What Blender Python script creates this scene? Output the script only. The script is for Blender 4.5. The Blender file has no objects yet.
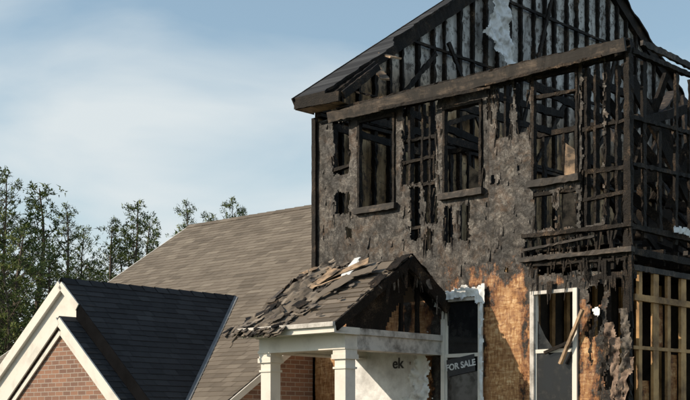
import bpy, math, random
from mathutils import Vector, noise, Matrix
random.seed(7)
V=Vector
scene=bpy.context.scene

# ------------------------------------------------------------------ materials
def new_mat(name):
    m=bpy.data.materials.new(name); m.use_nodes=True
    nt=m.node_tree; b=nt.nodes['Principled BSDF']
    return m,nt,b
def N(nt,t,**kw):
    n=nt.nodes.new(t)
    for k,v in kw.items():
        if k in n.inputs: n.inputs[k].default_value=v
        else: setattr(n,k,v)
    return n
def ramp(nt,fac,stops):
    r=nt.nodes.new('ShaderNodeValToRGB')
    el=r.color_ramp.elements
    while len(el)<len(stops): el.new(0.5)
    for e,(p,c) in zip(el,stops):
        e.position=p
        e.color=(c[0],c[1],c[2],1) if not isinstance(c,(int,float)) else (c,c,c,1)
    nt.links.new(fac,r.inputs[0]); return r.outputs[0]
def mixc(nt,f,a,b,bt='MIX'):
    n=nt.nodes.new('ShaderNodeMix'); n.data_type='RGBA'; n.blend_type=bt
    for s,v in ((0,f),(6,a),(7,b)):
        if isinstance(v,bpy.types.NodeSocket): nt.links.new(v,n.inputs[s])
        else: n.inputs[s].default_value= v if s==0 else (v[0],v[1],v[2],1)
    return n.outputs[2]
def mathn(nt,op,a,b=0.0,c=None,clamp=False):
    n=nt.nodes.new('ShaderNodeMath'); n.operation=op; n.use_clamp=clamp
    vals=[a,b]+([c] if c is not None else [])
    for i,v in enumerate(vals):
        if isinstance(v,bpy.types.NodeSocket): nt.links.new(v,n.inputs[i])
        else: n.inputs[i].default_value=v
    return n.outputs[0]
def coords(nt,kind='Object',scale=(1,1,1),rot=(0,0,0)):
    tc=nt.nodes.new('ShaderNodeTexCoord'); mp=nt.nodes.new('ShaderNodeMapping')
    mp.inputs['Scale'].default_value=scale; mp.inputs['Rotation'].default_value=rot
    nt.links.new(tc.outputs[kind],mp.inputs[0]); return mp.outputs[0]
def noise_n(nt,vec,scale,detail=6,rough=.6,dist=0.0):
    n=N(nt,'ShaderNodeTexNoise'); n.inputs['Scale'].default_value=scale
    n.inputs['Detail'].default_value=detail; n.inputs['Roughness'].default_value=rough
    n.inputs['Distortion'].default_value=dist
    nt.links.new(vec,n.inputs['Vector']); return n.outputs['Fac']
def bump(nt,b,h,strength=.5,dist=.01):
    n=nt.nodes.new('ShaderNodeBump'); n.inputs['Strength'].default_value=strength
    n.inputs['Distance'].default_value=dist
    nt.links.new(h,n.inputs['Height']); nt.links.new(n.outputs[0],b.inputs['Normal'])
def attr(nt,name='val'):
    a=nt.nodes.new('ShaderNodeAttribute'); a.attribute_name=name; return a.outputs['Fac']

def m_char():
    m,nt,b=new_mat('charred_wood'); v=coords(nt)
    n1=noise_n(nt,v,2.2,6,.65); n2=noise_n(nt,v,45,4,.6)
    s=mathn(nt,'ADD',mathn(nt,'MULTIPLY',n1,.65),mathn(nt,'MULTIPLY',n2,.35))
    c=ramp(nt,s,[(.40,(.006,.0045,.0038)),(.53,(.016,.0115,.008)),(.61,(.06,.040,.026)),(.71,(.28,.18,.10))])
    nt.links.new(c,b.inputs['Base Color']); b.inputs['Roughness'].default_value=.7
    b.inputs['Specular IOR Level'].default_value=.2
    vo=N(nt,'ShaderNodeTexVoronoi'); vo.feature='DISTANCE_TO_EDGE'; vo.inputs['Scale'].default_value=32
    nt.links.new(v,vo.inputs['Vector'])
    bump(nt,b,mathn(nt,'ADD',mathn(nt,'MINIMUM',vo.outputs['Distance'],.25),n2),.8,.010)
    return m
def m_weather():
    m,nt,b=new_mat('scorched_fascia_board'); v=coords(nt,scale=(1,6,6))
    n1=noise_n(nt,v,3,6,.65); n2=noise_n(nt,coords(nt),1.7,8,.75)
    c=ramp(nt,n1,[(.3,(.015,.012,.010)),(.5,(.065,.048,.036)),(.7,(.17,.125,.09))])
    c=mixc(nt,ramp(nt,n2,[(.43,0.0),(.53,.9)]),c,(.014,.011,.009))
    nt.links.new(c,b.inputs['Base Color']); b.inputs['Roughness'].default_value=.75
    bump(nt,b,n1,.5,.008); return m
def m_facade():
    m,nt,b=new_mat('burned_osb_sheathing'); v=coords(nt)
    a=attr(nt)
    va=coords(nt,scale=(9,9,40),rot=(0,.5,0)); vb=coords(nt,scale=(40,9,11),rot=(0,-.35,0))
    vo1=N(nt,'ShaderNodeTexVoronoi'); vo1.inputs['Scale'].default_value=1; nt.links.new(va,vo1.inputs['Vector'])
    vo2=N(nt,'ShaderNodeTexVoronoi'); vo2.inputs['Scale'].default_value=1; nt.links.new(vb,vo2.inputs['Vector'])
    sx=N(nt,'ShaderNodeSeparateColor'); nt.links.new(vo1.outputs['Color'],sx.inputs[0])
    sy=N(nt,'ShaderNodeSeparateColor'); nt.links.new(vo2.outputs['Color'],sy.inputs[0])
    s=mathn(nt,'MULTIPLY',mathn(nt,'ADD',sx.outputs[0],sy.outputs[1]),.5)
    big=noise_n(nt,v,1.4,6,.65)
    osb=ramp(nt,s,[(.05,(.19,.08,.028)),(.4,(.42,.205,.08)),(.65,(.56,.31,.13)),(.95,(.74,.50,.27))])
    osb=mixc(nt,ramp(nt,big,[(.42,0.0),(.62,.75)]),osb,(.23,.095,.033))
    f=noise_n(nt,v,24,9,.82,.3); g=noise_n(nt,v,3.0,8,.8,.4); h=noise_n(nt,v,90,3,.7)
    mid=noise_n(nt,v,8,8,.75,.6)
    cs=mathn(nt,'ADD',mathn(nt,'MULTIPLY',f,.42),mathn(nt,'ADD',mathn(nt,'MULTIPLY',g,.30),mathn(nt,'MULTIPLY',mid,.28)))
    ch=ramp(nt,cs,[(.40,(.006,.005,.0042)),(.465,(.020,.016,.013)),(.515,(.055,.045,.036)),(.56,(.13,.112,.092)),(.63,(.36,.32,.27))])
    br=noise_n(nt,v,2.1,8,.8,.7)
    ch=mixc(nt,ramp(nt,br,[(.50,0.0),(.64,.8)]),ch,(.095,.052,.026))
    dk=noise_n(nt,coords(nt,scale=(1.6,1,.7)),1.1,8,.75,.5)
    ch=mixc(nt,ramp(nt,dk,[(.47,0.0),(.58,.85)]),ch,(.011,.0088,.0072))
    vo=N(nt,'ShaderNodeTexVoronoi'); vo.feature='DISTANCE_TO_EDGE'; vo.inputs['Scale'].default_value=11
    wv=N(nt,'ShaderNodeVectorMath'); wv.operation='ADD'; nzc=N(nt,'ShaderNodeTexNoise'); nzc.inputs['Scale'].default_value=3; nt.links.new(v,nzc.inputs['Vector'])
    nt.links.new(v,wv.inputs[0]); nt.links.new(nzc.outputs['Color'],wv.inputs[1]); nt.links.new(wv.outputs[0],vo.inputs['Vector'])
    crack=ramp(nt,vo.outputs['Distance'],[(.0,.3),(.035,1.0)])
    ch=mixc(nt,.5,ch,crack,'MULTIPLY')
    n3=noise_n(nt,coords(nt,scale=(1.3,1,.75)),4.5,9,.75)
    k=mathn(nt,'ADD',a,mathn(nt,'MULTIPLY',mathn(nt,'SUBTRACT',n3,.5),2.6))
    k1=mathn(nt,'MULTIPLY_ADD',k,5,-2.0,clamp=True)
    edge=ramp(nt,k,[(.1,(1,1,1)),(.38,(.42,.27,.17)),(.55,(.10,.07,.05)),(.9,(1,1,1))])
    col=mixc(nt,k1,osb,ch)
    col=mixc(nt,.85,col,edge,'MULTIPLY')
    nt.links.new(col,b.inputs['Base Color'])
    nt.links.new(ramp(nt,mid,[(.4,.75),(.6,.42)]),b.inputs['Roughness'])
    b.inputs['Specular IOR Level'].default_value=.35
    hh=mathn(nt,'ADD',mathn(nt,'MULTIPLY',f,.7),mathn(nt,'MINIMUM',mathn(nt,'MULTIPLY',vo.outputs['Distance'],4.0),.25))
    hh=mathn(nt,'ADD',hh,mathn(nt,'MULTIPLY',mid,.8))
    bump(nt,b,mathn(nt,'ADD',hh,mathn(nt,'MULTIPLY',h,.25)),.45,.010)
    return m
def m_gable():
    m,nt,b=new_mat('smoked_gable_sheathing')
    v=coords(nt,scale=(1,3.5,.8)); v2=coords(nt)
    n1=noise_n(nt,v,1.6,7,.65); n2=noise_n(nt,v2,7,7,.75)
    tc=nt.nodes.new('ShaderNodeTexCoord'); sp=nt.nodes.new('ShaderNodeSeparateXYZ'); nt.links.new(tc.outputs['Object'],sp.inputs[0])
    pale=ramp(nt,n1,[(.28,(.10,.09,.08)),(.42,(.44,.43,.41)),(.6,(.68,.67,.64)),(.8,(.8,.8,.78))])
    low=ramp(nt,n1,[(.34,(.03,.02,.012)),(.48,(.34,.21,.10)),(.62,(.60,.42,.23))])
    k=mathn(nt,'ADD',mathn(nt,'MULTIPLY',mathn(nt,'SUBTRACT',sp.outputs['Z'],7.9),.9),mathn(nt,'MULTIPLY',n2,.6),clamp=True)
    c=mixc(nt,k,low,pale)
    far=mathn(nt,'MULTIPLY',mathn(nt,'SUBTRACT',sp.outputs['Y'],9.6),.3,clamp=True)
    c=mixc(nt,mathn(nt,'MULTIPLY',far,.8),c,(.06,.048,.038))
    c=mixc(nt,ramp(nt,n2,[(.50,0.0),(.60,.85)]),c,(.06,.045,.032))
    nt.links.new(c,b.inputs['Base Color']); b.inputs['Roughness'].default_value=.85
    bump(nt,b,n2,.4,.01); return m
def m_shingle(name,cols,sp=.25):
    m,nt,b=new_mat(name); v=coords(nt); a=attr(nt)
    n1=noise_n(nt,v,.7,6,.65); n2=noise_n(nt,v,120,3,.6); n3=noise_n(nt,coords(nt,scale=(3,.5,.5)),2,5,.6)
    s=mathn(nt,'ADD',mathn(nt,'MULTIPLY',a,.50),mathn(nt,'ADD',mathn(nt,'MULTIPLY',n1,.3),mathn(nt,'ADD',mathn(nt,'MULTIPLY',n2,.2),mathn(nt,'MULTIPLY',n3,.12))))
    c=ramp(nt,s,[(.25,cols[0]),(.55,cols[1]),(.85,cols[2])])
    nt.links.new(c,b.inputs['Base Color']); b.inputs['Roughness'].default_value=.9
    b.inputs['Specular IOR Level'].default_value=sp
    bump(nt,b,n2,.5,.004); return m
def m_brick():
    m,nt,b=new_mat('red_brick'); uv=coords(nt,'UV')
    br=N(nt,'ShaderNodeTexBrick'); nt.links.new(uv,br.inputs['Vector'])
    br.inputs['Scale'].default_value=1; br.inputs['Brick Width'].default_value=.215; br.inputs['Row Height'].default_value=.075
    br.inputs['Mortar Size'].default_value=.008; br.inputs['Mortar Smooth'].default_value=.2; br.inputs['Bias'].default_value=-.1
    br.inputs['Color1'].default_value=(.32,.15,.09,1); br.inputs['Color2'].default_value=(.13,.06,.045,1)
    br.inputs['Mortar'].default_value=(.42,.37,.32,1)
    n=noise_n(nt,coords(nt),9,5,.6)
    c=mixc(nt,mathn(nt,'MULTIPLY',n,.6),br.outputs['Color'],(.30,.19,.13))
    nt.links.new(c,b.inputs['Base Color']); b.inputs['Roughness'].default_value=.88
    bump(nt,b,mathn(nt,'SUBTRACT',mathn(nt,'MULTIPLY',n,.3),br.outputs['Fac']),.7,.006); return m
def m_simple(name,c0,c1,rough=.6,scale=6,bs=.2,lo=.35,hi=.65,bd=.005):
    m,nt,b=new_mat(name); v=coords(nt); n=noise_n(nt,v,scale,7,.65)
    c=ramp(nt,n,[(lo,c0),(hi,c1)])
    nt.links.new(c,b.inputs['Base Color']); b.inputs['Roughness'].default_value=rough
    if bs: bump(nt,b,n,bs,bd)
    return m
def m_leaf():
    m,nt,b=new_mat('pine_needles'); a=attr(nt)
    c=ramp(nt,a,[(0,(.030,.046,.013)),(.5,(.075,.108,.028)),(1,(.18,.20,.055))])
    nt.links.new(c,b.inputs['Base Color']); b.inputs['Roughness'].default_value=.7
    b.inputs['Specular IOR Level'].default_value=.25; return m
CHAR=m_char(); WEATH=m_weather(); FAC=m_facade(); GAB=m_gable()
SH_T=m_shingle('weathered_shingles',[(.085,.069,.053),(.18,.149,.117),(.28,.24,.19)])
SH_D=m_shingle('dark_shingles',[(.020,.020,.021),(.037,.037,.039),(.065,.066,.068)])
SH_P=m_shingle('scorched_shingles',[(.045,.037,.03),(.15,.122,.095),(.30,.25,.20)])
BRICK=m_brick()
WHITE=m_simple('white_trim_paint',(.50,.46,.40),(.76,.71,.63),.5,2.2,.05,.2,.5)
SOOTW=m_simple('sooty_white_trim',(.10,.085,.07),(.62,.58,.53),.6,3.5,.1,.3,.55)
WRAP=m_simple('house_wrap',(.45,.44,.43),(.80,.80,.79),.45,3,.5,.3,.6,.03)
WRAPD=m_simple('torn_house_wrap',(.30,.29,.28),(.78,.78,.77),.45,6,.4,.25,.5,.02)
TAN=m_simple('fresh_studs',(.14,.07,.025),(.60,.35,.14),.7,2.2,.3,.34,.62)
PLY=m_simple('scorched_plywood',(.05,.035,.022),(.46,.31,.19),.75,4,.4,.38,.62)
ASHM=m_simple('ash_and_debris',(.016,.013,.011),(.22,.18,.145),.85,9,.8,.40,.64,.02)
INSUL=m_simple('hanging_insulation',(.05,.03,.022),(.38,.27,.20),.95,7,1,.38,.66,.03)
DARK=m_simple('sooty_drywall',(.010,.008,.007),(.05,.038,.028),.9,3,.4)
SHADEB=m_simple('painted_gap_shadow',(.004,.004,.0045),(.008,.008,.009),.95,3,0)  # near-black colour imitates a gap shadow on the garage roof step
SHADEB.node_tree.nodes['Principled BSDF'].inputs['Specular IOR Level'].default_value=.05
METAL=m_simple('valley_flashing',(.13,.135,.14),(.2,.205,.21),.55,5,.05)
GRASS=m_simple('grass_ground',(.035,.05,.018),(.075,.085,.035),.95,2,.4)
BARK=m_simple('pine_bark',(.05,.037,.027),(.12,.09,.065),.9,8,.6)
LEAF=m_leaf()
mg,ntg,bg=new_mat('sooty_window_glass'); bg.inputs['Base Color'].default_value=(.012,.012,.013,1); bg.inputs['Roughness'].default_value=.12
ngl=noise_n(ntg,coords(ntg),5,5,.6); ntg.links.new(ramp(ntg,ngl,[(.4,.05),(.65,.35)]),bg.inputs['Roughness'])
GLASS=mg
INK=m_simple('dark_ink',(.03,.03,.035),(.05,.05,.055),.6,4,0)

# ------------------------------------------------------------------ mesh builder
class MB:
    def __init__(s): s.v=[]; s.f=[]; s.m=[]; s.a=[]; s.mats=[]
    def mi(s,m):
        if m not in s.mats: s.mats.append(m)
        return s.mats.index(m)
    def face(s,pts,m,val=.5):
        i=len(s.v); s.v.extend([tuple(p) for p in pts]); s.f.append(tuple(range(i,i+len(pts)))); s.m.append(s.mi(m)); s.a.append(val)
    def box(s,x0,x1,y0,y1,z0,z1,m,val=.5):
        i=len(s.v)
        s.v.extend([(x0,y0,z0),(x1,y0,z0),(x1,y1,z0),(x0,y1,z0),(x0,y0,z1),(x1,y0,z1),(x1,y1,z1),(x0,y1,z1)])
        for q in ((0,3,2,1),(4,5,6,7),(0,1,5,4),(1,2,6,5),(2,3,7,6),(3,0,4,7)):
            s.f.append(tuple(i+k for k in q)); s.m.append(s.mi(m)); s.a.append(val)
    def beam(s,p0,p1,w,h,m,jit=0.0,up=None,bend=0.0,val=.5,seg=None,taper=1.0):
        p0=V(p0);p1=V(p1);d=p1-p0;L=d.length
        if L<1e-4:return
        dn=d/L
        if up is None: up=V((0,1,0)) if abs(dn.z)>.8 else V((0,0,1))
        up=V(up)
        side=dn.cross(up)
        if side.length<1e-3: side=dn.cross(V((.3,.9,.2)))
        side.normalize(); u=side.cross(dn).normalized()
        n=seg or (max(2,int(L/.07)) if jit else 1)
        base=len(s.v); sd=random.uniform(0,100)
        for k in range(n+1):
            t=k/n; c=p0+d*t+u*(bend*math.sin(math.pi*t))
            e=1.0
            if jit: e=1.0-jit*1.5*max(0,noise.noise(V((sd,t*L*1.6,3))))
            e*=1+(taper-1)*t
            for (a,b) in ((-1,-1),(1,-1),(1,1),(-1,1)):
                j1=jit*min(w,.09)*noise.noise(V((sd+a*7,t*L*13,b*5)))*.9 if jit else 0
                j2=jit*min(h,.09)*noise.noise(V((sd+a*3+40,t*L*13,b*9)))*.9 if jit else 0
                p=c+side*(a*w/2*e+j1)+u*(b*h/2*e+j2)
                s.v.append(tuple(p))
        mi=s.mi(m)
        for k in range(n):
            o=base+4*k
            for q in ((0,1,5,4),(1,2,6,5),(2,3,7,6),(3,0,4,7)):
                s.f.append(tuple(o+x for x in q)); s.m.append(mi); s.a.append(val)
        s.f.append((base+3,base+2,base+1,base)); s.m.append(mi); s.a.append(val)
        o=base+4*n; s.f.append((o,o+1,o+2,o+3)); s.m.append(mi); s.a.append(val)
    def build(s,name,parent=None,smooth=False):
        me=bpy.data.meshes.new(name); me.from_pydata(s.v,[],s.f); 
        for m in s.mats: me.materials.append(m)
        me.polygons.foreach_set('material_index',s.m)
        at=me.attributes.new('val','FLOAT','FACE'); at.data.foreach_set('value',s.a)
        uvl=me.uv_layers.new(name='UVMap'); me.update()
        Z=V((0,0,1))
        uvs=[0.0]*(2*len(me.loops))
        for p in me.polygons:
            n=p.normal; h=Z.cross(n)
            if h.length<.05: h=V((1,0,0))
            h.normalize(); w=n.cross(h)
            for li in p.loop_indices:
                co=me.vertices[me.loops[li].vertex_index].co
                uvs[2*li]=co.dot(h); uvs[2*li+1]=co.dot(w)
        uvl.data.foreach_set('uv',uvs)
        if smooth: me.polygons.foreach_set('use_smooth',[True]*len(me.polygons))
        ob=bpy.data.objects.new(name,me); scene.collection.objects.link(ob)
        if parent: ob.parent=parent
        return ob
def empty(name,loc,rotz):
    e=bpy.data.objects.new(name,None); scene.collection.objects.link(e); e.location=loc; e.rotation_euler=(0,0,rotz); e.empty_display_size=.5; return e

def shingle(mb,a,b,c,d,mat,course=.145,tab=.33,base=.5,keep=None,lift=1.0,sig=.15):
    """a,b eave ends; d,c ridge ends above a,b"""
    a,b,c,d=map(V,(a,b,c,d)); n=(b-a).cross(d-a).normalized()
    if n.z<0:n=-n
    L=((d-a).length+(c-b).length)/2; W=(b-a).length; nc=int(L/course); sl=(d-a).normalized()
    mb.face([a-n*.01,b-n*.01,c-n*.01,d-n*.01],mat,base)
    for i in range(nc):
        t0=i/nc;t1=(i+1.15)/nc; t1=min(t1,1)
        l0=a.lerp(d,t0);l1=b.lerp(c,t0);u0=a.lerp(d,t1);u1=b.lerp(c,t1)
        nt_=max(1,int(W/tab)); off=random.random()
        xs=[0]+[min(1,max(0,(k+off+random.uniform(-.25,.25))/nt_)) for k in range(nt_)]+[1]
        for k in range(len(xs)-1):
            s0,s1=xs[k],xs[k+1]
            if s1-s0<1e-3: continue
            s1v=s1-.006/W if s1<1 else s1
            p0=l0.lerp(l1,s0);p1=l0.lerp(l1,s1v);q0=u0.lerp(u1,s0);q1=u0.lerp(u1,s1v)
            if keep and not keep((p0+q1)/2): continue
            th=random.uniform(.009,.014)*lift; sh=sl*random.uniform(-.006,.006)
            val=min(1,max(0,random.gauss(base,sig)))
            mb.face([p0+n*th+sh,p1+n*th+sh,q1+n*.002,q0+n*.002],mat,val)
            mb.face([p0+sh,p1+sh,p1+n*th+sh,p0+n*th+sh],mat,val*.7)

# ------------------------------------------------------------------ site frame
# house frame: +x runs right along the front wall, +y runs into the house
ANG=-math.atan2(.6818,.7316)
house=empty('burned_house',(3.919,18.0,0),ANG)
GZ=-.9

# ------------------------------------------------------------------ FRONT WALL sheathing with burned openings
holes=[ # x0,x1,z0,z1,ragged
 (-5.63,-5.27,5.86,6.76,.05),(-5.60,-5.27,5.20,5.56,.06),
 (-5.06,-4.26,5.22,6.70,.02),
 (-4.11,-3.41,5.50,6.80,.07),(-3.95,-3.73,4.62,5.45,.08),(-3.66,-3.42,4.85,5.52,.07),(-3.62,-3.50,4.45,4.8,.06),
 (-3.27,-2.52,5.24,6.62,.02),(-3.24,-3.08,4.50,5.06,.07),(-2.96,-2.76,4.48,5.06,.07),
 (-2.26,-1.98,5.95,6.74,.06),(-1.90,-1.64,6.0,6.78,.07),(-2.42,-2.34,6.3,6.8,.04),
 (-1.60,-.81,5.22,6.78,.03),(-1.55,-1.22,4.52,5.08,.08),(-1.15,-.83,4.50,5.10,.08),
 (-.76,-.40,4.5,6.8,.06),(-.38,-.0,4.45,6.85,.07),
 (-1.75,-.95,4.16,4.40,.05),(-.90,.05,4.12,4.42,.05),(-1.5,-.7,3.86,4.03,.06),(-.62,.05,3.80,4.04,.07),
 (-3.27,-2.52,1.87,3.63,.0),(-1.60,-.83,1.87,3.63,.0),
 (-.66,-.40,2.95,3.68,.09),(-.36,-.08,2.2,3.7,.10),(-.12,.1,1.2,3.9,.08),
 (-5.33,-5.2,4.78,4.96,.06),(-2.34,-2.27,5.32,5.46,.05),(-1.88,-1.82,5.38,5.56,.05),(-2.1,-2.03,3.97,4.03,.06),
]
def sd(x,z):
    best=9
    for h in holes:
        dx=max(h[0]-x,x-h[1]);dz=max(h[2]-z,z-h[3])
        d=math.hypot(max(dx,0),max(dz,0)) if (dx>0 or dz>0) else max(dx,dz)
        if d<.25:
            nn=noise.noise(V((x*4.5,z*3.2,1.7)))+.6*noise.noise(V((x*14,z*11,8.1)))+.4*noise.noise(V((x*34,z*20,3.1)))
            d2=d+nn*h[4]
        else: d2=d
        if d2<best: best=d2
    return best
def charval(x,z,d):
    k=(z-3.74)/.5
    if x<-3.3: k=(z-3.62)/.3+.1
    k=min(1.15,max(k,-.22))
    if z<4.2:
        k=max(k, .35+.75*(x+.55)/.45) if x>-.75 else k
        k=max(k, 1.0-abs(x+3.40)/.22) if z<3.5 else k
        if z>3.45: k=max(k,.9-abs(d)/.35)
        for cx in (-1.6,-.8,-2.5):
            k=max(k,.60-abs(x-cx)/.22 - (0 if z>2.4 else .2))
        # soot runs down from the upper storey
        sk_=noise.noise(V((x*3.1,z*.35,4.4)))
        k=max(k,.25+1.3*sk_-(3.9-z)*.28)
    return k
step=.02; X0,X1,Z0,Z1=-6.05,0.0,.6,6.84
nx=int((X1-X0)/step); nz=int((Z1-Z0)/step)
vid={}; fv=[];ff=[];fa=[]
def gv(i,j):
    k=(i,j)
    if k not in vid:
        x=X0+i*step;z=Z0+j*step
        jx=.009*noise.noise(V((x*31,z*31,0)));jz=.009*noise.noise(V((x*31,z*31,50)))
        jy=.010*noise.noise(V((x*2.5,z*2.5,9)))+.0012*noise.noise(V((x*25,z*25,9)))
        jy+=.008*(((x+6.05)%1.22)/1.22)
        vid[k]=len(fv); fv.append((x+jx,jy,z+jz))
    return vid[k]
for j in range(nz):
    for i in range(nx):
        x=X0+(i+.5)*step;z=Z0+(j+.5)*step
        d=sd(x,z)
        if d<0: continue
        ff.append((gv(i,j),gv(i+1,j),gv(i+1,j+1),gv(i,j+1))); fa.append(charval(x,z,d))
mb=MB(); mb.v=fv;mb.f=ff;mb.a=fa;mb.mats=[FAC];mb.m=[0]*len(ff)
sheath=mb.build('front_wall_sheathing',house)
so=sheath.modifiers.new('thick','SOLIDIFY'); so.thickness=.016; so.offset=-1
mb=MB(); mb.box(-6.05,0,0,.016,GZ,.6,FAC,0.0)
mb.build('front_wall_base',house)
rnd=random.Random(11)
fl=MB()
for k in range(170):
    x=rnd.uniform(-5.95,-.1); z=rnd.uniform(4.0,6.8)
    if sd(x,z)<.03: continue
    if z<4.6 and x<-5: continue
    s=rnd.uniform(.02,.09); h=s*rnd.uniform(.6,2.4); o=rnd.uniform(.008,.024); t=rnd.uniform(-.4,.4)
    a=V((x-s/2,-.004,z+h/2)); b_=V((x+s/2,-.004,z+h/2+t*s)); c=V((x+s/2*rnd.uniform(.3,1),-o,z-h/2)); d_=V((x-s/2*rnd.uniform(.3,1),-o*rnd.uniform(.4,1),z-h/2+t*s))
    fl.face([a,d_,c,b_],FAC,1.0)
fl.build('peeling_char_flakes',house)

# ------------------------------------------------------------------ framing
fr=MB()
def stud(x,z0,z1,m=CHAR,j=.28,w=.05,y0=.02,y1=.13):
    fr.beam((x,(y0+y1)/2,z0),(x,(y0+y1)/2,z1),w,y1-y0,m,j,up=(0,1,0))
for x in (-6.0,-5.66,-5.22,-5.1,-4.22,-4.15,-3.98,-3.72,-3.38,-3.30,-2.48,-2.40,-2.11,-1.93,-1.63,-.78,-.70,-.38):
    stud(x,4.4,6.76,w=random.uniform(.04,.055),j=.34)
for x in (-3.56,-.55,-.2): stud(x,4.4,6.7,w=.04,j=.45)
for x in (-3.34,-2.46,-2.1,-1.66,-.77,-.37): stud(x,GZ,4.1,TAN if x<-1.7 else CHAR,.15)
fr.beam((-6.03,.07,6.81),(.03,.07,6.83),.13,.07,CHAR,.2)
for (x0,x1,z) in ((-5.63,-5.25,5.72),(-5.63,-5.25,5.98),(-4.12,-3.40,5.88),(-4.12,-3.4,5.50),(-4.12,-3.4,6.2),(-3.95,-3.42,4.82),
                  (-1.62,-.8,5.05),(-.75,-.02,5.25),(-.75,-.02,5.9),(-1.6,-.8,6.45),(-2.45,-1.62,5.96),(-3.27,-2.5,6.60),(-.75,0,4.9)):
    fr.beam((x0,.06,z+random.uniform(-.03,.03)),(x1,.06,z+random.uniform(-.03,.03)),.09,.055,CHAR,.4)
for (x0,x1,zb,zt) in ((-5.06,-4.26,5.22,6.70),(-3.27,-2.52,5.24,6.62),(-1.60,-.81,5.22,6.78)):
    fr.beam((x0-.05,-.03,zb-.02),(x1+.05,-.03,zb-.02),.11,.10,WEATH,.15)
    fr.beam((x0+.02,.01,zb+.02),(x0+.02,.01,zt),.045,.07,CHAR,.3,up=(0,1,0))
    fr.beam((x1-.02,.01,zb+.02),(x1-.02,.01,zt),.045,.07,CHAR,.3,up=(0,1,0))
    fr.beam((x0,.01,zt-.02),(x1,.01,zt-.02),.07,.05,CHAR,.25)
fr.beam((-6.04,-.02,3.0),(-6.04,-.02,6.9),.09,.07,CHAR,.1,up=(0,1,0))
fr.beam((-.02,.02,1.0),(.0,.02,7.02),.10,.10,CHAR,.28,up=(0,1,0))
fr.beam((.08,-.03,3.0),(.03,-.05,6.8),.04,.04,CHAR,.45,up=(0,1,0))
fr.beam((-1.75,-.03,4.45),(.1,-.05,4.43),.08,.06,CHAR,.25)
fr.beam((-1.78,-.05,4.10),(.12,-.07,4.09),.10,.07,WEATH,.2)
fr.beam((-1.6,-.02,4.02),(.0,-.02,3.97),.05,.05,CHAR,.3)
fr.beam((-1.3,.05,3.78),(.1,.03,3.75),.07,.10,CHAR,.25)
fr.beam((-1.7,-.06,4.24),(-.5,-.05,4.33),.05,.035,WEATH,.3)
for x in [-1.6+.27*k for k in range(7)]:
    fr.beam((x,.02,3.9+random.uniform(-.1,.02)),(x+random.uniform(-.03,.03),.02,4.42),.045,.05,CHAR,.4,up=(0,1,0))
for k in range(38):
    y=.3+.4*k
    fr.box(-6.0,-.06,y,y+.045,3.98,4.22,CHAR)
fr.box(-6.0,-.3,.14,15.2,4.225,4.25,CHAR)
fr.build('front_wall_framing',house)

eb=MB()
eb.beam((-5.55,-.20,6.80),(.05,-.16,6.90),.05,.19,WEATH,.22,up=(0,-.25,1))
eb.beam((-5.4,-.10,6.93),(.02,-.06,6.99),.18,.04,CHAR,.4)
eb.beam((-4.4,-.24,6.74),(-2.2,-.22,6.70),.03,.05,CHAR,.4)
eb.beam((-2.3,-.2,6.76),(-.3,-.2,6.80),.03,.04,CHAR,.5)
for k in range(14):
    x=-5.3+.4*k
    L=random.uniform(.1,.5)
    eb.beam((x,-.16,6.83),(x,L,6.84+L*.5),.045,.13,CHAR,.3)
eb.build('eave_beam',house)

# ------------------------------------------------------------------ LEFT GABLE WALL seen from inside
def rake(y):
    if y<7.8: return 7.2+.65*(y+.35)
    return 7.2+.65*8.15-.60*(y-7.8)
gb=MB()
DEP=15.6
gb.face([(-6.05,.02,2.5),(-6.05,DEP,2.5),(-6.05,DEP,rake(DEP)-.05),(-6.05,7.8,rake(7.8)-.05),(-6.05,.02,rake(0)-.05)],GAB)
gb.face([(-6.075,.02,-.9),(-6.075,.02,rake(0)-.05),(-6.075,7.8,rake(7.8)-.05),(-6.075,DEP,rake(DEP)-.05),(-6.075,DEP,-.9)],CHAR)
y=.2
while y<DEP:
    top=rake(y)-.22
    gb.beam((-6.0,y,4.26),(-6.0+random.uniform(-.015,.015),y+random.uniform(-.04,.04),top),.05+random.uniform(0,.025),.085,CHAR,.33,up=(1,0,0))
    y+=.41
for z in (6.95,7.03): gb.beam((-5.97,0,z),(-5.97,DEP,z),.1,.06,CHAR,.2)
gb.beam((-5.96,2.3,8.75),(-5.96,13,8.7),.05,.05,CHAR,.35)
gb.beam((-5.96,4.5,10.2),(-5.96,11,10.15),.05,.06,CHAR,.35)
gb.beam((-5.99,-.1,rake(-.1)-.17),(-5.99,7.8,rake(7.8)-.17),.12,.24,CHAR,.12,up=(0,0,1))
gb.beam((-5.99,DEP,rake(DEP)-.17),(-5.99,7.8,rake(7.8)-.17),.12,.24,CHAR,.12,up=(0,0,1))
for (y0,z0,y1,z1) in ((1.5,7.1,3.0,8.6),(3.4,8.9,4.4,7.4),(5.6,7.2,6.9,10.8),(9.5,10.3,8.3,7.2),(6.3,7.1,7.4,8.6),(2.4,7.0,4.8,7.9),(8.0,7.1,10.2,9.5)):
    gb.beam((-5.86,y0,z0),(-5.84,y1,z1),.05,.09,CHAR,.35)
gb.build('gable_end_wall',house)
rs=MB()
def edge_in(y):
    base=-5.45 if y<1.3 else (-5.45-.42*min(1,(y-1.3)/.6))
    return base+.16*noise.noise(V((y*2.5,3,1)))+.08*noise.noise(V((y*8,3,1)))
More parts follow.
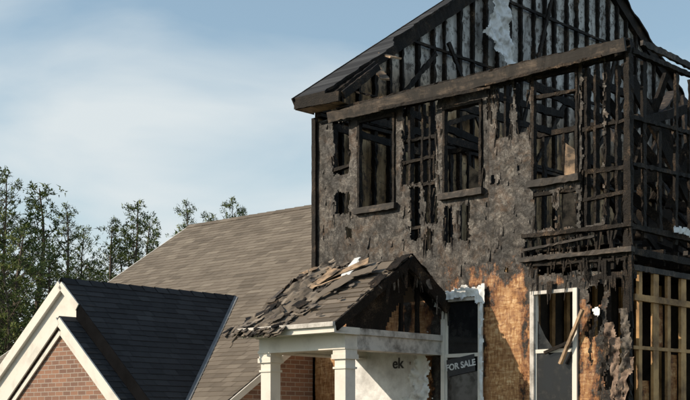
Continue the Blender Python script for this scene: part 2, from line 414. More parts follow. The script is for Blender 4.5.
def strip(ya,yb,n):
    for k in range(n):
        y0=ya+(yb-ya)*k/n;y1=ya+(yb-ya)*(k+1)/n
        a=(-6.17,y0,rake(y0)+.02);b=(edge_in(y0),y0,rake(y0)+.02);c=(edge_in(y1),y1,rake(y1)+.02);d=(-6.17,y1,rake(y1)+.02)
        rs.face([a,b,c,d],SH_D,random.random())
        a2,b2,c2,d2=[(p[0],p[1],p[2]-.05) for p in (a,b,c,d)]
        rs.face([d2,c2,b2,a2],CHAR); rs.face([b,b2,c2,c],CHAR); rs.face([a,d,d2,a2],CHAR)
strip(-.38,7.8,90); strip(7.8,DEP+.3,60)
rs.face([(-6.17,-.38,rake(-.38)+.02),(-6.17,-.38,rake(-.38)-.03),(edge_in(-.38),-.38,rake(-.38)-.03),(edge_in(-.38),-.38,rake(-.38)+.02)],CHAR)
rs.beam((-6.19,-.38,rake(-.38)-.06),(-6.19,7.8,rake(7.8)-.06),.03,.16,CHAR,.05)
rs.beam((-6.19,DEP+.3,rake(DEP+.3)-.06),(-6.19,7.8,rake(7.8)-.06),.03,.16,CHAR,.05)
rs.beam((-6.18,-.36,7.09),(-5.15,-.36,7.06),.04,.17,CHAR,.12)
rs.face([(-6.17,-.36,7.0),(-6.17,.0,7.0),(-5.2,.0,6.98),(-5.15,-.36,6.98)],PLY)
rs.face([(-6.17,-.36,7.0),(-6.17,-.36,7.16),(-6.17,0.1,7.46),(-6.17,0.1,7.0)],CHAR)
for k in range(5):
    x=-6.0+.22*k
    rs.beam((x,-.3,7.08),(x,1.3-k*.18,rake(1.3-k*.18)-.08),.045,.13,CHAR,.2)
rs.beam((-5.50,.9,rake(.9)-.12),(-4.95,.55,rake(.5)-.28),.16,.03,PLY,.3)
rs.beam((-5.55,1.2,rake(1.2)-.06),(-5.15,1.05,rake(1.0)-.1),.22,.03,PLY,.3)
rs.beam((-5.4,.2,7.3),(-4.8,.1,7.08),.14,.03,CHAR,.3)
rs.build('remaining_roof_edge',house)

# ------------------------------------------------------------------ right side framing (x=0 plane)
rf=MB()
rf.beam((.02,.05,6.86),(.02,5,6.84),.08,.07,CHAR,.25)
rf.beam((.04,.3,7.02),(.02,3.6,6.94),.05,.09,WEATH,.25)
for k in range(1,12):
    y=.44*k
    z1=random.choice([6.8,6.8,6.8,5.9])
    rf.beam((.0,y,4.3),(random.uniform(-.05,.05),y+random.uniform(-.05,.05),z1),.045,.09,CHAR,.38,up=(0,1,0))
for z in (5.3,5.95): rf.beam((.0,.1,z),(0,3,z+.1),.06,.06,CHAR,.4)
rf.beam((.03,.0,4.42),(.03,4,4.42),.08,.08,CHAR,.2)
rf.beam((.03,.0,4.08),(.03,4,4.08),.06,.10,CHAR,.2)
rf.beam((.02,.0,3.86),(.02,4,3.86),.05,.08,WEATH,.2)
for k in range(0,7):
    y=.30+.40*k
    rf.beam((.0,y,GZ),(0,y,3.82),.045,.09,TAN,.06,up=(0,1,0))
    if k in (1,3): rf.beam((.0,y+.06,GZ),(0,y+.06,3.82),.045,.09,TAN,.06,up=(0,1,0))
rf.beam((.0,.1,2.75),(0,3,2.77),.06,.05,TAN,.06); rf.beam((.0,.1,1.9),(0,3,1.92),.06,.05,CHAR,.2)
rf.beam((.02,.1,3.45),(0.02,3,3.45),.06,.09,TAN,.06)
for (y0,y1,z0,z1) in ((.72,1.06,2.8,3.4),(1.15,1.48,2.0,2.7),(.34,.68,1.95,2.3)):
    rf.face([(-.06,y0,z0),(-.06,y1,z0),(-.06,y1,z1),(-.06,y0,z1)],FAC,.25)
rf.build('side_wall_framing',house)

# interior
it=MB()
for k in range(58):
    x=rnd.uniform(-2.6,-.15); y=rnd.uniform(.4,6.5); 
    L=rnd.uniform(.8,3.0); an=rnd.uniform(-1.2,1.2); el=rnd.uniform(-.2,1.2)
    d=V((math.sin(an)*math.cos(el)*.5,math.cos(an)*math.cos(el),math.sin(el)*(-1 if rnd.random()<.5 else 1)))
    z=rnd.uniform(4.5,6.3); p=V((x,y,z)); q=p+d*L
    q.z=max(4.3,min(7.2,q.z)); q.x=min(-.05,max(-5.8,q.x))
    it.beam(p,q,rnd.choice([.03,.05,.09,.16]),rnd.choice([.04,.1,.14]),CHAR if rnd.random()<.85 else WEATH,.3)
for (p,q,w,h) in (((-.25,.5,6.6),(-.1,2.6,4.5),.05,.22),((-.6,.8,6.9),(-.2,3.2,4.9),.05,.18),((-.1,.3,5.9),(-.15,2.2,6.5),.05,.14),
                ((-.5,.5,5.2),(-.1,3.0,5.7),.05,.2),((-1.2,.6,7.0),(-.5,2.5,5.2),.05,.16),((-.9,1.0,4.4),(-.3,1.6,6.9),.06,.14)):
    it.beam(p,q,w,h,CHAR,.18)
for x in (-2.0,): 
    for k in range(9):
        y=5.0+.45*k
        it.beam((x,y,4.26),(x+rnd.uniform(-.05,.05),y,6.7),.05,.09,CHAR,.3,up=(0,1,0))
for k in range(9):
    x=-5.8+.42*k
    it.beam((x,3.4,4.26),(x,3.4,6.8),.05,.09,CHAR,.3,up=(0,1,0))
it.beam((-5.95,3.4,6.83),(-1.8,3.4,6.83),.09,.09,CHAR,.2)
for k in range(7):
    x=-5.7+.8*k
    it.beam((x,.1,6.72),(x+rnd.uniform(-.1,.1),rnd.uniform(1.5,6),6.72+rnd.uniform(-.5,.05)),.045,.13,CHAR,.25)
for (x,y0,y1,z0,z1) in ((-1.9,5.0,6.4,4.4,6.0),(-1.9,7.2,8.0,5.0,6.6),(-.9,3.6,4.4,4.5,5.7)):
    it.face([(x,y0,z0),(x,y1,z0+.1),(x,y1-.1,z1),(x,y0+.15,z1-.3)],ASHM)
for (x0,x1,z0,z1) in ((-5.4,-5.0,4.3,6.5),(-4.5,-4.2,4.3,6.7),(-3.3,-2.9,5.0,6.6)):
    it.face([(x0,3.34,z0),(x1,3.34,z0),(x1-.05,3.34,z1-.2),(x0+.08,3.34,z1)],PLY)
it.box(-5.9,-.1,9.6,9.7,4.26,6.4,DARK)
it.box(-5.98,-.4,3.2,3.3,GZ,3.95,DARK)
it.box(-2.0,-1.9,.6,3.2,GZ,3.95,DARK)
for k in range(7):
    it.beam((-1.85,.5+.4*k,GZ),(-1.85,.5+.4*k,3.95),.05,.09,TAN,.1,up=(0,1,0))
for k in range(4):
    it.beam((-1.7+.4*k,3.15,GZ),(-1.7+.4*k,3.15,3.95),.05,.09,TAN,.1,up=(0,1,0))
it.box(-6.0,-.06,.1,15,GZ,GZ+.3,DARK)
it.build('interior_charred_framing',house)

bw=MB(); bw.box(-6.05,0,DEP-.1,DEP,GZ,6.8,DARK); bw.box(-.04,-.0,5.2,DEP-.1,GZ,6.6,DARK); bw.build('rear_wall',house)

# ------------------------------------------------------------------ ground floor windows
def window(name,x0,x1,z0,z1,broken):
    w=MB(); c=.05
    w.box(x0-.02,x0+c,-.035,.05,z0,z1,SOOTW if broken else WHITE); w.box(x1-c,x1+.02,-.035,.05,z0,z1,WHITE)
    w.box(x0+c,x1-c,-.035,.05,z1-c,z1,SOOTW); w.box(x0-.05,x1+.05,-.06,.05,z0-.06,z0,WHITE)
    zm=(z0+z1)/2
    w.box(x0+c,x1-c,-.01,.04,zm-.03,zm+.025,WHITE)
    for (a,b,yy,full) in ((z0,zm-.03,.01,True),(zm+.025,z1-c,.03,not broken)):
        w.box(x0+c,x0+c+.03,yy-.01,yy+.02,a,b,WHITE); w.box(x1-c-.03,x1-c,yy-.01,yy+.02,a,b,WHITE)
        if full: w.face([(x0+c+.03,yy,a),(x1-c-.03,yy,a),(x1-c-.03,yy,b),(x0+c+.03,yy,b)],GLASS)
    if broken:
        a=zm+.03
        w.face([(x0+c+.03,.03,a),(x0+c+.3,.03,a),(x0+c+.16,.03,a+.18),(x0+c+.03,.03,a+.42)],GLASS)
        w.face([(x1-c-.03,.03,a),(x1-c-.03,.03,a+.25),(x1-c-.2,.03,a)],GLASS)
    return w.build(name,house)
window('front_window_a',-3.27,-2.52,1.87,3.63,False)
window('front_window_b',-1.60,-.83,1.87,3.63,True)
wb=MB(); wb.beam((-1.06,-.08,2.55),(-.66,-.12,3.30),.04,.06,PLY,.15); wb.beam((-1.35,-.05,2.72),(-.9,-.07,2.86),.04,.05,CHAR,.2)
wb.build('leaning_board',house)

def text_obj(name,body,size,mat,parent,loc,rot,ext=.002):
    cu=bpy.data.curves.new(name,'FONT'); cu.body=body; cu.size=size; cu.extrude=ext
    cu.align_x='CENTER'; cu.align_y='CENTER'; cu.offset=.004
    o=bpy.data.objects.new(name,cu); scene.collection.objects.link(o); o.data.materials.append(mat)
    o.parent=parent; o.location=loc; o.rotation_euler=rot; return o
sg=empty('for_sale_sign',(3.919,18.0,0),ANG)
s_=MB()
s_.face([(-3.17,-.018,2.42),(-2.63,-.018,2.50),(-2.65,-.018,2.76),(-3.19,-.018,2.68)],INK)
s_.build('sign_panel',sg)
text_obj('sign_letters','FOR SALE',.135,WRAP,sg,(-2.91,-.024,2.59),(math.pi/2,-.14,0))

# ------------------------------------------------------------------ torn house wrap / drapes
def ragged(name,x0,x1,z0,z1,y,mat,keepfn,step=.02,wav=.02,parent=house,seed=0,plane='xz',px=-5.84):
    m=MB(); ids={}; vv=[];fc=[]
    def g(i,j):
        if (i,j) not in ids:
            x=x0+i*step;z=z0+j*step
            w_=wav*(noise.noise(V((x*5,z*3,seed)))+.5*noise.noise(V((x*13,z*9,seed))))
            jx=.008*noise.noise(V((x*30,z*30,seed)));
            ids[(i,j)]=len(vv); vv.append((x+jx,y-abs(w_)-.004,z+jx) if plane=='xz' else (px+2*w_,x,z))
        return ids[(i,j)]
    for j in range(int((z1-z0)/step)):
        for i in range(int((x1-x0)/step)):
            x=x0+(i+.5)*step;z=z0+(j+.5)*step
            n=noise.noise(V((x*6,z*6,seed+5)))+.5*noise.noise(V((x*17,z*17,seed)))
            if keepfn(x,z,n): fc.append((g(i,j),g(i+1,j),g(i+1,j+1),g(i,j+1)))
    m.v=vv;m.f=fc;m.m=[0]*len(fc);m.a=[.5]*len(fc);m.mats=[mat]
    return m.build(name,parent,smooth=True)
ragged('house_wrap_porch',-5.3,-3.3,.5,3.3,-.03,WRAP,lambda x,z,n: (x+3.80+.14*n+ (.25 if z>2.9 else 0)<0 and z<3.1+.1*n) ,wav=.01)
ragged('house_wrap_shred',-4.05,-3.3,1.5,3.15,-.07,WRAPD,lambda x,z,n: abs(x+3.68-.14*(z-2.3))+.22*n<.19*(1-abs(z-2.3)/.95)+.03,wav=.12,seed=4)
ragged('window_wrap',-3.42,-2.42,3.35,3.85,-.06,WRAPD,lambda x,z,n: (z>3.62-.12*(x<-3.2)-.09*(x>-2.6)+.05*n) and z<3.76+.07*n+.06*(x+2.9) ,wav=.08,seed=2)
ragged('window_wrap_side',-2.58,-2.42,1.9,3.7,-.05,WRAPD,lambda x,z,n: x>-2.52+.03*n and x<-2.46+.03*n,wav=.03,seed=7)
def kg(y,z,n):
    if z>9.3: c=4.8+.10*(z-9.3); w=.13+.34*max(0,(10.25-z))
    else: c=4.8+.5*(9.3-z)/.65; w=.46*max(0,(z-8.55))/.75
    return abs(y-c)<w+.03*n-.01
ragged('hanging_gable_wrap',4.0,6.0,8.3,10.5,0,WRAPD,kg,wav=.06,seed=9,plane='yz',px=-5.72)
ragged('corner_wrap',-.62,-.3,3.15,3.45,-.05,WRAPD,lambda x,z,n:abs(x+.45)*1.6+abs(z-3.3)+.14*n<.085,wav=.04,seed=12)
ragged('side_wrap_scrap',.9,2.2,4.3,4.7,0,WRAPD,lambda y,z,n: abs(z-4.5+.04*(y-1))<.055+.04*n and y>1.05,wav=.04,seed=14,plane='yz',px=.12)
for k,(c,zt,zb,w0,m) in enumerate(((-.20,3.1,1.4,.07,INSUL),(-.10,2.9,1.3,.08,INSUL),(.0,3.3,1.5,.06,ASHM),(.04,2.6,1.2,.07,INSUL),(-.3,2.9,1.9,.04,CHAR),(-.44,3.2,2.5,.03,CHAR))):
    ragged('hanging_insulation_strip',c-.3,c+.3,zb,zt,-.05-.02*k,m,
        lambda x,z,n,c=c,zt=zt,zb=zb,w0=w0: abs(x-c-.05*math.sin(z*5+c*20))<w0*(.55+.7*n+.6*(z-zb)/(zt-zb)),wav=.13,seed=20+k)
ins=MB()
for k in range(60):
    x=rnd.uniform(-1.7,.08); z=rnd.choice([3.98,3.75,4.1,4.38]); L=rnd.uniform(.08,.34)
    ins.beam((x,-.05,z),(x+rnd.uniform(-.04,.04),-.06,z-L),rnd.uniform(.015,.05),.012,CHAR,.3,up=(0,1,0),taper=.3)
ins.build('dangling_char',house)
shd=MB()
for k in range(170):
    h=rnd.choice(holes[:22]); x=rnd.choice([h[0],h[1]])+rnd.uniform(-.04,.04); z=rnd.uniform(h[2],h[3]); L=rnd.uniform(.08,.3)
    shd.beam((x,-.005,z),(x+rnd.uniform(-.05,.05),rnd.uniform(-.04,.03),z-L),rnd.uniform(.012,.04),.012,CHAR,.3,up=(0,1,0),taper=.2)
shd.build('charred_shards',house)

# ------------------------------------------------------------------ WING
w=MB()
def wz(y): return 3.36+.65*y
XE=-6.10; XL=-15.3; YR=5.04; YE=-2.25
shingle(w,(XL,YE,wz(YE)),(XE+.05,YE,wz(YE)),(XE+.05,0,wz(0)),(XL,0,wz(0)),SH_T)
shingle(w,(XL,0,wz(0)),(XE+.02,0,wz(0)),(XE+.02,YR,wz(YR)),(XL,YR,wz(YR)),SH_T)
w.face([(XL,YR,wz(YR)),(XE,YR,wz(YR)),(XE,2*YR-YE,wz(YE)),(XL,2*YR-YE,wz(YE))],SH_T)
nt_=30
for k in range(nt_):
    x0=XL+(XE-XL)*k/nt_; x1=x0+(XE-XL)/nt_-.01
    w.face([(x0,YR-.13,wz(YR)-.055),(x1,YR-.13,wz(YR)-.065),(x1,YR,wz(YR)+.03),(x0,YR,wz(YR)+.04)],SH_T,random.uniform(.2,.6))
    w.face([(x0,YR,wz(YR)+.04),(x1,YR,wz(YR)+.03),(x1,YR+.13,wz(YR)-.065),(x0,YR+.13,wz(YR)-.055)],SH_T,.4)
w.beam((XL-.02,YE,wz(YE)-.08),(XL-.02,YR,wz(YR)-.08),.03,.16,WHITE)
w.beam((XE+.07,YE,wz(YE)-.07),(XE+.07,-.02,wz(-.02)-.07),.03,.10,WHITE)
w.beam((XL,YE-.01,wz(YE)-.09),(XE+.08,YE-.01,wz(YE)-.09),.03,.15,WHITE)
w.face([(XE,-1.8,GZ),(XE,-.01,GZ),(XE,-.01,wz(0)-.1),(XE,-1.8,wz(-1.8)-.1)],BRICK)
w.face([(XL+.3,-1.8,GZ),(XE,-1.8,GZ),(XE,-1.8,wz(-1.8)-.1),(XL+.3,-1.8,wz(-1.8)-.1)],BRICK)
w.face([(XL+.3,-1.8,GZ),(XL+.3,-1.8,wz(-1.8)-.1),(XL+.3,YR,wz(YR)-.1),(XL+.3,2*YR+1.8,wz(-1.8)-.1),(XL+.3,2*YR+1.8,GZ)],BRICK)
w.face([(XL+.3,2*YR+1.8,GZ),(XL+.3,2*YR+1.8,wz(-1.8)-.1),(XE,2*YR+1.8,wz(-1.8)-.1),(XE,2*YR+1.8,GZ)],BRICK)
w.build('side_wing',house)

# ------------------------------------------------------------------ GARAGE gable (dark roof)
g=MB()
GX,GT=-9.45,4.2; RP,LP=.88,.76; YF=-2.78
def gzr(x): return GT-RP*(x-GX)
def gzl(x): return GT-LP*(GX-x)
xr=-6.75; xl=-12.4
shingle(g,(xr,YF,gzr(xr)),(xr,1.35,gzr(xr)),(GX,1.35,GT),(GX,YF,GT),SH_D)
shingle(g,(xl,YF,gzl(xl)),(xl,1.35,gzl(xl)),(GX,1.35,GT),(GX,YF,GT),SH_D)
for k in range(14):
    y0=YF+.29*k;y1=y0+.28
    g.face([(GX,y0,GT+.03),(GX,y1,GT+.02),(GX+.12,y1,GT-.09),(GX+.12,y0,GT-.08)],SH_D,random.random())
    g.face([(GX,y0,GT+.03),(GX,y1,GT+.02),(GX-.12,y1,GT-.08),(GX-.12,y0,GT-.07)],SH_D,random.random())
g.beam((GX,YF-.02,GT-.10),(xl,YF-.02,gzl(xl)-.10),.03,.17,WHITE)
g.beam((GX,YF-.02,GT-.10),(GX+.5,YF-.02,gzr(GX+.5)-.08),.03,.13,WHITE)
g.face([(GX,YF,GT-.19),(xl,YF,gzl(xl)-.19),(xl,YF+.4,gzl(xl)-.19),(GX,YF+.4,GT-.19)],WHITE)
xm=GX+.45
g.face([(GX,YF+.05,GT-.05),(xm,YF+.05,gzr(xm)-.05),(xm,YF+.05,GZ),(xl+.3,YF+.05,GZ),(xl+.3,YF+.05,gzl(xl+.3)-.05)],WHITE)
g.face([(xm,YF-.012,gzr(xm)+.016),(xr,YF-.012,gzr(xr)+.016),(xr,YF-.012,GZ),(xm,YF-.012,GZ)],SHADEB)  # step face between the two gables, shadow painted as flat black
IX,IT=-9.05,3.52; YI=-3.10
IRP,ILP=.86,.80
ixr,ixl=-6.95,-11.6
def irz(x): return IT-IRP*(x-IX)
def ilz(x): return IT-ILP*(IX-x)
shingle(g,(ixr,YI,irz(ixr)),(ixr,YF+.06,irz(ixr)),(IX,YF+.06,IT),(IX,YI,IT),SH_D)
shingle(g,(ixl,YI,ilz(ixl)),(ixl,YF+.06,ilz(ixl)),(IX,YF+.06,IT),(IX,YI,IT),SH_D)
g.beam((IX,YI-.02,IT-.08),(ixr,YI-.02,irz(ixr)-.08),.03,.14,WHITE)
g.beam((IX,YI-.023,IT-.08),(ixl,YI-.023,ilz(ixl)-.08),.03,.14,WHITE)
g.face([(IX,YI+.06,IT-.06),(ixr+.1,YI+.06,irz(ixr+.1)-.06),(ixr+.1,YI+.06,GZ),(ixl+.1,YI+.06,GZ),(ixl+.1,YI+.06,ilz(ixl+.1)-.06)],BRICK)
g.beam((IX,YI+.03,IT-.27),(ixr+.1,YI+.03,irz(ixr+.1)-.27),.03,.08,WHITE)
g.beam((IX,YI+.027,IT-.27),(ixl+.1,YI+.027,ilz(ixl+.1)-.27),.03,.08,WHITE)
g.face([(ixr,YI+.06,GZ),(ixr,YI+.06,irz(ixr)-.05),(ixr,-1.8,irz(ixr)-.05),(ixr,-1.8,GZ)],BRICK)
g.face([(xl+.3,YF+.05,GZ),(xl+.3,YF+.05,gzl(xl+.3)-.05),(xl+.3,-1.8,gzl(xl+.3)-.05),(xl+.3,-1.8,GZ)],BRICK)
def vx(y): return -8.4955-.7386*y
for (y0,y1) in ((1.25,YE),):
    n=12
    for k in range(n):
        a=y0+(y1-y0)*k/n;b=y0+(y1-y0)*(k+1)/n
        g.face([(vx(a),a,wz(a)+.022),(vx(b),b,wz(b)+.022),(vx(b)+.05,b,wz(b)+.022),(vx(a)+.05,a,wz(a)+.022)],METAL)
        g.face([(vx(a),a,wz(a)+.022),(vx(b),b,wz(b)+.022),(vx(b)-.04,b,wz(b)+.022+.0352),(vx(a)-.04,a,wz(a)+.022+.0352)],METAL)
g.build('garage_gable',house)

# ------------------------------------------------------------------ PORCH
p=MB()
PXL,PXR=-5.1,-3.2; PR=(-.88,4.18); PE=(-2.52,3.12)
def pz(y): return PR[1]+(y-PR[0])*(PR[1]-PE[1])/(PR[0]-PE[0]) if y<PR[0] else PR[1]-(y-PR[0])*.646
def kp(pt):
    n=noise.noise(V((pt.x*2.5,pt.y*2.5,2)))
    return n<.16
shingle(p,(PXL,PE[0],PE[1]),(PXR,PE[0],PE[1]),(PXR,PR[0],PR[1]),(PXL,PR[0],PR[1]),SH_P,keep=kp,lift=1.8,sig=.2,base=.55)
p.face([(PXL,PR[0],PR[1]),(PXR,PR[0],PR[1]),(PXR,-.03,pz(-.03)),(PXL,-.03,pz(-.03))],SH_P)
p.face([(PXL,PE[0],PE[1]-.03),(PXR-.02,PE[0],PE[1]-.03),(PXR-.02,PR[0],PR[1]-.03),(PXL,PR[0],PR[1]-.03)],CHAR)
p.beam((PXR+.015,PE[0],PE[1]-.06),(PXR+.015,PR[0],PR[1]-.06),.04,.13,CHAR,.15)
p.beam((PXR+.015,PR[0]-.03,PR[1]-.05),(PXR+.02,.02,pz(.02)-.10),.06,.22,CHAR,.25)
p.beam((PXR-.25,PE[0]+.1,PE[1]-.06),(PXR-.25,PR[0],PR[1]-.1),.05,.14,CHAR,.2)
p.beam((PXR-.25,PR[0],PR[1]-.1),(PXR-.2,0,pz(0)-.1),.05,.14,CHAR,.25)
p.beam((PXL-.015,PE[0],PE[1]-.06),(PXL-.015,PR[0],PR[1]-.06),.04,.12,SOOTW)
p.box(PXL-.02,PXR+.02,PE[0]-.04,PE[0]-.002,PE[1]-.14,PE[1]-.005,WHITE)
p.box(PXL-.04,PXR+.04,PE[0]-.09,PE[0]-.042,PE[1]-.06,PE[1]+.005,SOOTW)
p.box(PXL,PXR,PE[0],-2.24,PE[1]-.13,PE[1]-.11,WHITE)
for (z0,z1,o) in ((2.78,3.02,0),(2.98,3.07,.035),(2.76,2.80,.015)):
    p.box(-5.07-o,-3.28+o,-2.23-o,-1.97,z0+o*.01,z1+o*.01,WHITE)
    p.box(-3.52,-3.28+o*.98,-1.969,-.04,z0+o*.01,z1+o*.01,SOOTW)
    p.box(-5.07-o*.98,-4.83,-1.969,-.04,z0+o*.01,z1+o*.01,WHITE)
p.box(-4.829,-3.521,-1.968,-.05,2.95,2.97,SOOTW)
p.box(PXR-.06,PXR+.0,PE[0]+.0,-2.0,PE[1]-.15,PE[1]-.05,WHITE)
for cx in (-3.40,-4.95):
    cy=-2.10
    p.box(cx-.105,cx+.105,cy-.105,cy+.105,GZ+.1,2.62,WHITE)
    p.box(cx-.14,cx+.14,cy-.14,cy+.14,2.62,2.69,WHITE); p.box(cx-.125,cx+.125,cy-.125,cy+.125,2.69,2.77,WHITE)
    p.box(cx-.125,cx+.125,cy-.125,cy+.125,2.48,2.51,WHITE)
    p.box(cx-.14,cx+.14,cy-.14,cy+.14,GZ+.1,GZ+.3,WHITE)
p.box(-5.3,-3.1,-2.4,0,GZ,GZ+.1,ASHM)
nseg=40
for k in range(nseg):
    y0=-2.15+(k/nseg)*2.1;y1=-2.15+((k+1)/nseg)*2.1
    cut=3.08+ (max(0,(y0+1.35))*1.2+.16*abs(noise.noise(V((y0*9,2,2))))  if y0>-1.35 else 0)
    t0=pz(y0)-.1
    if cut<t0: p.face([(-3.33,y0,cut),(-3.33,y1,cut),(-3.33,y1,pz(y1)-.1),(-3.33,y0,t0)],CHAR)
for y in (-1.7,-1.3,-.88,-.5): p.beam((-3.38,y,3.05),(-3.38,y,pz(y)-.1),.05,.08,CHAR,.3,up=(0,1,0))
for k in range(4):
    x=-3.7-.4*k
    p.beam((x,PE[0]+.2,PE[1]-.02),(x,PR[0],PR[1]-.12),.045,.12,CHAR,.2)
for k in range(34):
    y=rnd.uniform(-1.9,.0) if k<12 else rnd.uniform(-.9,.02); L=rnd.uniform(.06,.36)
    p.beam((PXR+.03,y,pz(y)-.02),(PXR+rnd.uniform(-.02,.08),y+rnd.uniform(-.1,.1),pz(y)-.06-L),rnd.uniform(.03,.12),.012,rnd.choice([CHAR,CHAR,ASHM]),.4,up=(1,0,0),taper=.35,seg=4)
p.build('front_porch',house)
text_obj('wrap_lettering','ek',.24,INK,house,(-4.16,-.045,2.66),(math.pi/2,0,0))

def crumple(name,x0,x1,y0,y1,hfn,keepfn,mat,seed,step=.035,q=.0):
    m=MB(); ids={}; vv=[];fc=[];va=[]
    def g(i,j):
        if (i,j) not in ids:
            x=x0+i*step;y=y0+j*step
            h=hfn(x,y)
            n=noise.noise(V((x*3,y*3,seed)))*.6+noise.noise(V((x*8,y*8,seed)))*.35
            hh=h*(.6+n*1.5)
            if q: hh=math.floor(hh/q)*q+ (hh%q)*.25
            jx=.014*noise.noise(V((x*20,y*20,seed)))
            yy=min(y,-.03)
            base=pz(max(yy,PE[0]-.02)); 
            if y<PE[0]-.02: base-= (PE[0]-.02-y)*1.6
            if x<PXL: base-=(PXL-x)*.9
            ids[(i,j)]=len(vv); vv.append((x+jx,yy+jx,base+.03+max(0,hh)))
        return ids[(i,j)]
    for j in range(int((y1-y0)/step)):
        for i in range(int((x1-x0)/step)):
            x=x0+(i+.5)*step;y=y0+(j+.5)*step
            n=noise.noise(V((x*4,y*4,seed+5)))+.6*noise.noise(V((x*11,y*11,seed)))
            if keepfn(x,y,n): fc.append((g(i,j),g(i+1,j),g(i+1,j+1),g(i,j+1))); va.append(.5+.8*noise.noise(V((x*5,y*5,seed+9))))
    m.v=vv;m.f=fc;m.m=[0]*len(fc);m.a=va;m.mats=[mat]
    o=m.build(name,house); s=o.modifiers.new('t','SOLIDIFY'); s.thickness=.010; s.offset=1
def hump(x,y): return .11*math.exp(-((x+4.9)/.45)**2-((y+1.6)/.9)**2)+.02
crumple('sliding_shingle_mat',-5.45,-3.9,-2.68,-.3,hump,lambda x,y,n: x<-4.45+.45*n+(y+1.4)*-.25 and x>-5.35-.1*n and y>-2.58+.14*n,SH_P,3,q=.03)
crumple('charred_felt',-3.75,-3.12,-2.45,-.05,lambda x,y:.05,lambda x,y,n: x>-3.32+.20*n-(y+1)*.12,CHAR,15)
crumple('burnt_shingle_patch',-5.35,-4.3,-2.6,-.5,lambda x,y:hump(x,y)*1.3,lambda x,y,n: n>.42,CHAR,21,q=.03)
crumple('ash_patch',-5.2,-3.5,-2.4,-.5,lambda x,y:.03,lambda x,y,n: n>.46,ASHM,31)
db=MB()
def on_roof(x,y,o=0.0): return V((x,y,pz(y)+.03+o))
for k in range(80):
    x=rnd.gauss(-4.8,.36); y=rnd.uniform(-2.55,-.3)
    x=max(PXL-.3,min(PXR-.1,x))
    a=rnd.uniform(0,math.pi); L=rnd.uniform(.06,.26); o=hump(x,y)*rnd.uniform(.5,1.1)
    c=on_roof(x,max(y,-2.55),o); dx=math.cos(a)*L/2; dy=math.sin(a)*L/2
    if x<PXL: c.z-=.1
    p0=V((c.x-dx,c.y-dy,c.z-dy*.646+rnd.uniform(-.02,.02)));p1=V((c.x+dx,c.y+dy,c.z+dy*.646+rnd.uniform(-.02,.04)))
    m=rnd.choice([CHAR,ASHM,SH_P,SH_P,SH_P,PLY,WEATH])
    db.beam(p0,p1,rnd.uniform(.03,.18),.007,m,.5,seg=4,up=(rnd.uniform(-.2,.2),-.54,.84),val=rnd.random())
for (x,y,L,wd,a,m) in ((-4.2,-1.25,.75,.26,.5,PLY),(-4.5,-1.5,.6,.22,1.2,PLY),(-4.0,-1.7,.5,.3,.9,SH_P),(-4.15,-1.15,.45,.16,1.9,WRAPD),(-4.35,-1.6,.8,.05,.35,PLY),(-3.75,-1.35,.5,.26,.1,SH_P)):
    c=on_roof(x,y,.05); dx=math.cos(a)*L/2; dy=math.sin(a)*L/2
    db.beam((c.x-dx,c.y-dy,c.z-dy*.646),(c.x+dx,c.y+dy,c.z+dy*.646+.05),wd,.010,m,.5,up=(0,-.54,.84),seg=8)
for k in range(60):
    x=rnd.uniform(-5.35,-4.2); L=rnd.uniform(.05,.19)
    db.beam((x,-2.5,3.17),(x+rnd.uniform(-.1,.1),-2.62-rnd.uniform(0,.1),3.15-L),rnd.uniform(.04,.16),.01,rnd.choice([CHAR,ASHM,SH_P,SH_P]),.4,seg=3,up=(0,-1,.2),val=rnd.random())
db.build('porch_roof_debris',house)

# ------------------------------------------------------------------ GROUND
gm=MB(); gm.face([(-1500,-300,GZ),(1500,-300,GZ),(1500,2500,GZ),(-1500,2500,GZ)],GRASS); gm.build('ground')
dr=MB()
ASPH=m_simple('asphalt_driveway',(.04,.04,.042),(.065,.065,.068),.9,20,.3)
dr.box(-11.2,-7.6,-16,-3.05,GZ,GZ+.012,ASPH); dv=dr.build('driveway'); dv.location=(3.919,18,0); dv.rotation_euler=(0,0,ANG)

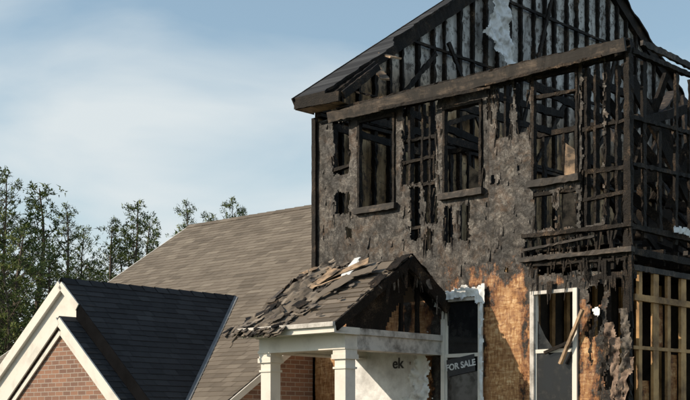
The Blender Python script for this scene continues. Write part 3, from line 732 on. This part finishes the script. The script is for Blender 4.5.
# ------------------------------------------------------------------ TREES
def make_tree(name,h,cb,rad,seed,dens=1.0):
    r=random.Random(seed); t=MB()
    n=10
    lx=lambda k:(.16*math.sin(k*.7+seed) if k else 0); ly=lambda k:(.16*math.cos(k*.9+seed) if k else 0)
    for k in range(n):
        p0=V((lx(k),ly(k),h*k/n)); p1=V((lx(k+1),ly(k+1),h*(k+1)/n))
        wd=.34*(1-k/n)+.03
        t.beam(p0,p1,wd,wd,BARK,0,up=(0,1,0),taper=(.34*(1-(k+1)/n)+.03)/wd)
    z=cb
    while z<h*1.0:
        f=(z-cb)/(h-cb); nb=r.randint(3,5)
        prof=(1-f)**.6*(.55+.45*min(1,f*4+.3))
        for b in range(nb):
            az=r.uniform(0,6.283); L=rad*prof*r.choice([.45,.7,.95,1.25])+.22
            el=r.uniform(-.05,.35)+f*.45
            p=V((0,0,z+r.uniform(-.2,.2))); d=V((math.cos(az)*math.cos(el),math.sin(az)*math.cos(el),math.sin(el)))
            q=p+d*L; q.z+=.22*L
            t.beam(p,q,.05*(1-f)+.02,.05*(1-f)+.02,BARK,0,taper=.3)
            m_=max(3,int(L/.17*dens)); shade=r.uniform(.15,.85)
            for c in range(m_):
                u=.3+.75*(c+.5)/m_; 
                if r.random()<.12: continue
                cc=p.lerp(q,u)+V((r.gauss(0,.17),r.gauss(0,.17),r.gauss(.0,.10)))*(.6+L*.4)
                sv=min(1,max(0,shade+r.gauss(0,.2)))
                for e in range(12):
                    dd=V((r.gauss(0,1),r.gauss(0,1),r.gauss(.25,.8))).normalized(); dd=(dd+d*.3).normalized()
                    sdv=dd.cross(V((r.random(),r.random(),r.random()))).normalized()
                    l=r.uniform(.09,.24); wd=r.uniform(.016,.034)
                    st=cc+V((r.gauss(0,.07),r.gauss(0,.07),r.gauss(0,.05)))
                    t.face([st-sdv*wd,st+sdv*wd,st+dd*l],LEAF,sv)
        z+=r.uniform(.30,.50)
    return t
specs=[(13,1.5,2.5,1,1.0),(12,2,2.1,2,1.0),(11,1,2.9,3,1.1),(12.5,2,1.8,5,1.1)]
proto=[(make_tree('pine',h,cb,rad,sd_,dn),h) for (h,cb,rad,sd_,dn) in specs]
cache={}
def place(pi,px,depth,topz,wscale=1.0,rot=0):
    x=(px-345)/1300*depth
    if pi not in cache:
        ob=proto[pi][0].build('pine_tree'); cache[pi]=ob.data
    else:
        ob=bpy.data.objects.new('pine_tree',cache[pi]); scene.collection.objects.link(ob)
    s=(topz-GZ)/proto[pi][1]
    ob.location=(x,depth,GZ); ob.scale=(s*wscale,s*wscale,s); ob.rotation_euler=(0,0,rot)
def tz(y,depth): return 1.6+(430-y)*depth/1300
for (pi,px,dep,ty,ws,ro) in (
   (0,4,55,176,.9,0),(1,38,53,188,1.0,1),(2,-20,50,176,1.1,2),(3,66,56,212,1.0,3),(2,20,48,232,1.0,4.2),(1,84,60,230,.9,5),
   (0,50,50,248,1.0,5.5),(2,92,62,268,1.2,1.2),(3,112,58,226,1.0,2.2),(0,134,56,205,.85,.7),(1,151,57,222,.9,4),(2,122,63,254,1.2,.3),
   (3,186,62,209,.9,2.9),(1,208,60,217,.8,1.5),(0,230,62,202,.7,.2),(2,168,66,258,1.1,3.3),(1,-40,52,180,1,2),(2,75,50,280,1.2,2.5),(2,5,46,262,1.2,.4),(3,241,64,216,.7,2)):
    place(pi,px,dep,tz(ty,dep),ws,ro)

# ------------------------------------------------------------------ WORLD + SUN
L=V((-.845,-.15,.44)).normalized()
el=math.asin(L.z); az=math.atan2(L.x,L.y)
wd=bpy.data.worlds.new('World'); scene.world=wd; wd.use_nodes=True; nt=wd.node_tree
bgn=nt.nodes['Background']; bgn.inputs['Strength'].default_value=.135
sk=nt.nodes.new('ShaderNodeTexSky'); sk.sky_type='NISHITA'; sk.sun_disc=False; sk.sun_elevation=el; sk.sun_rotation=az
sk.air_density=1.0; sk.dust_density=.8; sk.ozone_density=1.2
tc=nt.nodes.new('ShaderNodeTexCoord'); mp=nt.nodes.new('ShaderNodeMapping'); mp.inputs['Scale'].default_value=(4.2,4.2,11.0); mp.inputs['Rotation'].default_value=(0,.30,0)
mp.inputs['Location'].default_value=(.35,0,.2)
nt.links.new(tc.outputs['Generated'],mp.inputs[0])
n1=nt.nodes.new('ShaderNodeTexNoise'); n1.inputs['Scale'].default_value=1.2; n1.inputs['Detail'].default_value=7; n1.inputs['Roughness'].default_value=.45; n1.inputs['Distortion'].default_value=.3
nt.links.new(mp.outputs[0],n1.inputs['Vector'])
sp=nt.nodes.new('ShaderNodeSeparateXYZ'); nt.links.new(tc.outputs['Generated'],sp.inputs[0])
hz=mathn(nt,'MULTIPLY',mathn(nt,'SUBTRACT',.27,sp.outputs['Z']),1.3)
cf=ramp(nt,mathn(nt,'ADD',n1.outputs['Fac'],hz),[(.38,0.18),(.54,.50),(.72,.95)])
skt=mixc(nt,1.0,sk.outputs[0],(1.0,1.14,1.08),'MULTIPLY')
mc=mixc(nt,cf,skt,(5.5,5.95,6.1))
nt.links.new(mc,bgn.inputs['Color'])
sl=bpy.data.lights.new('sun','SUN'); sl.energy=4.5; sl.angle=math.radians(.5); sl.color=(1,.86,.68)
so_=bpy.data.objects.new('sun',sl); scene.collection.objects.link(so_); so_.rotation_euler=(-L).to_track_quat('-Z','Y').to_euler(); so_.location=(-30,0,30)

# ------------------------------------------------------------------ CAMERA
cd=bpy.data.cameras.new('camera'); co=bpy.data.objects.new('camera',cd); scene.collection.objects.link(co)
co.location=(0,0,1.6); co.rotation_euler=(math.pi/2,0,0)
cd.sensor_width=36; cd.lens=36*1300/690; cd.shift_y=230/690; cd.clip_end=5000
scene.camera=co
scene.view_settings.view_transform='Standard'; scene.view_settings.look='None'; scene.view_settings.exposure=0
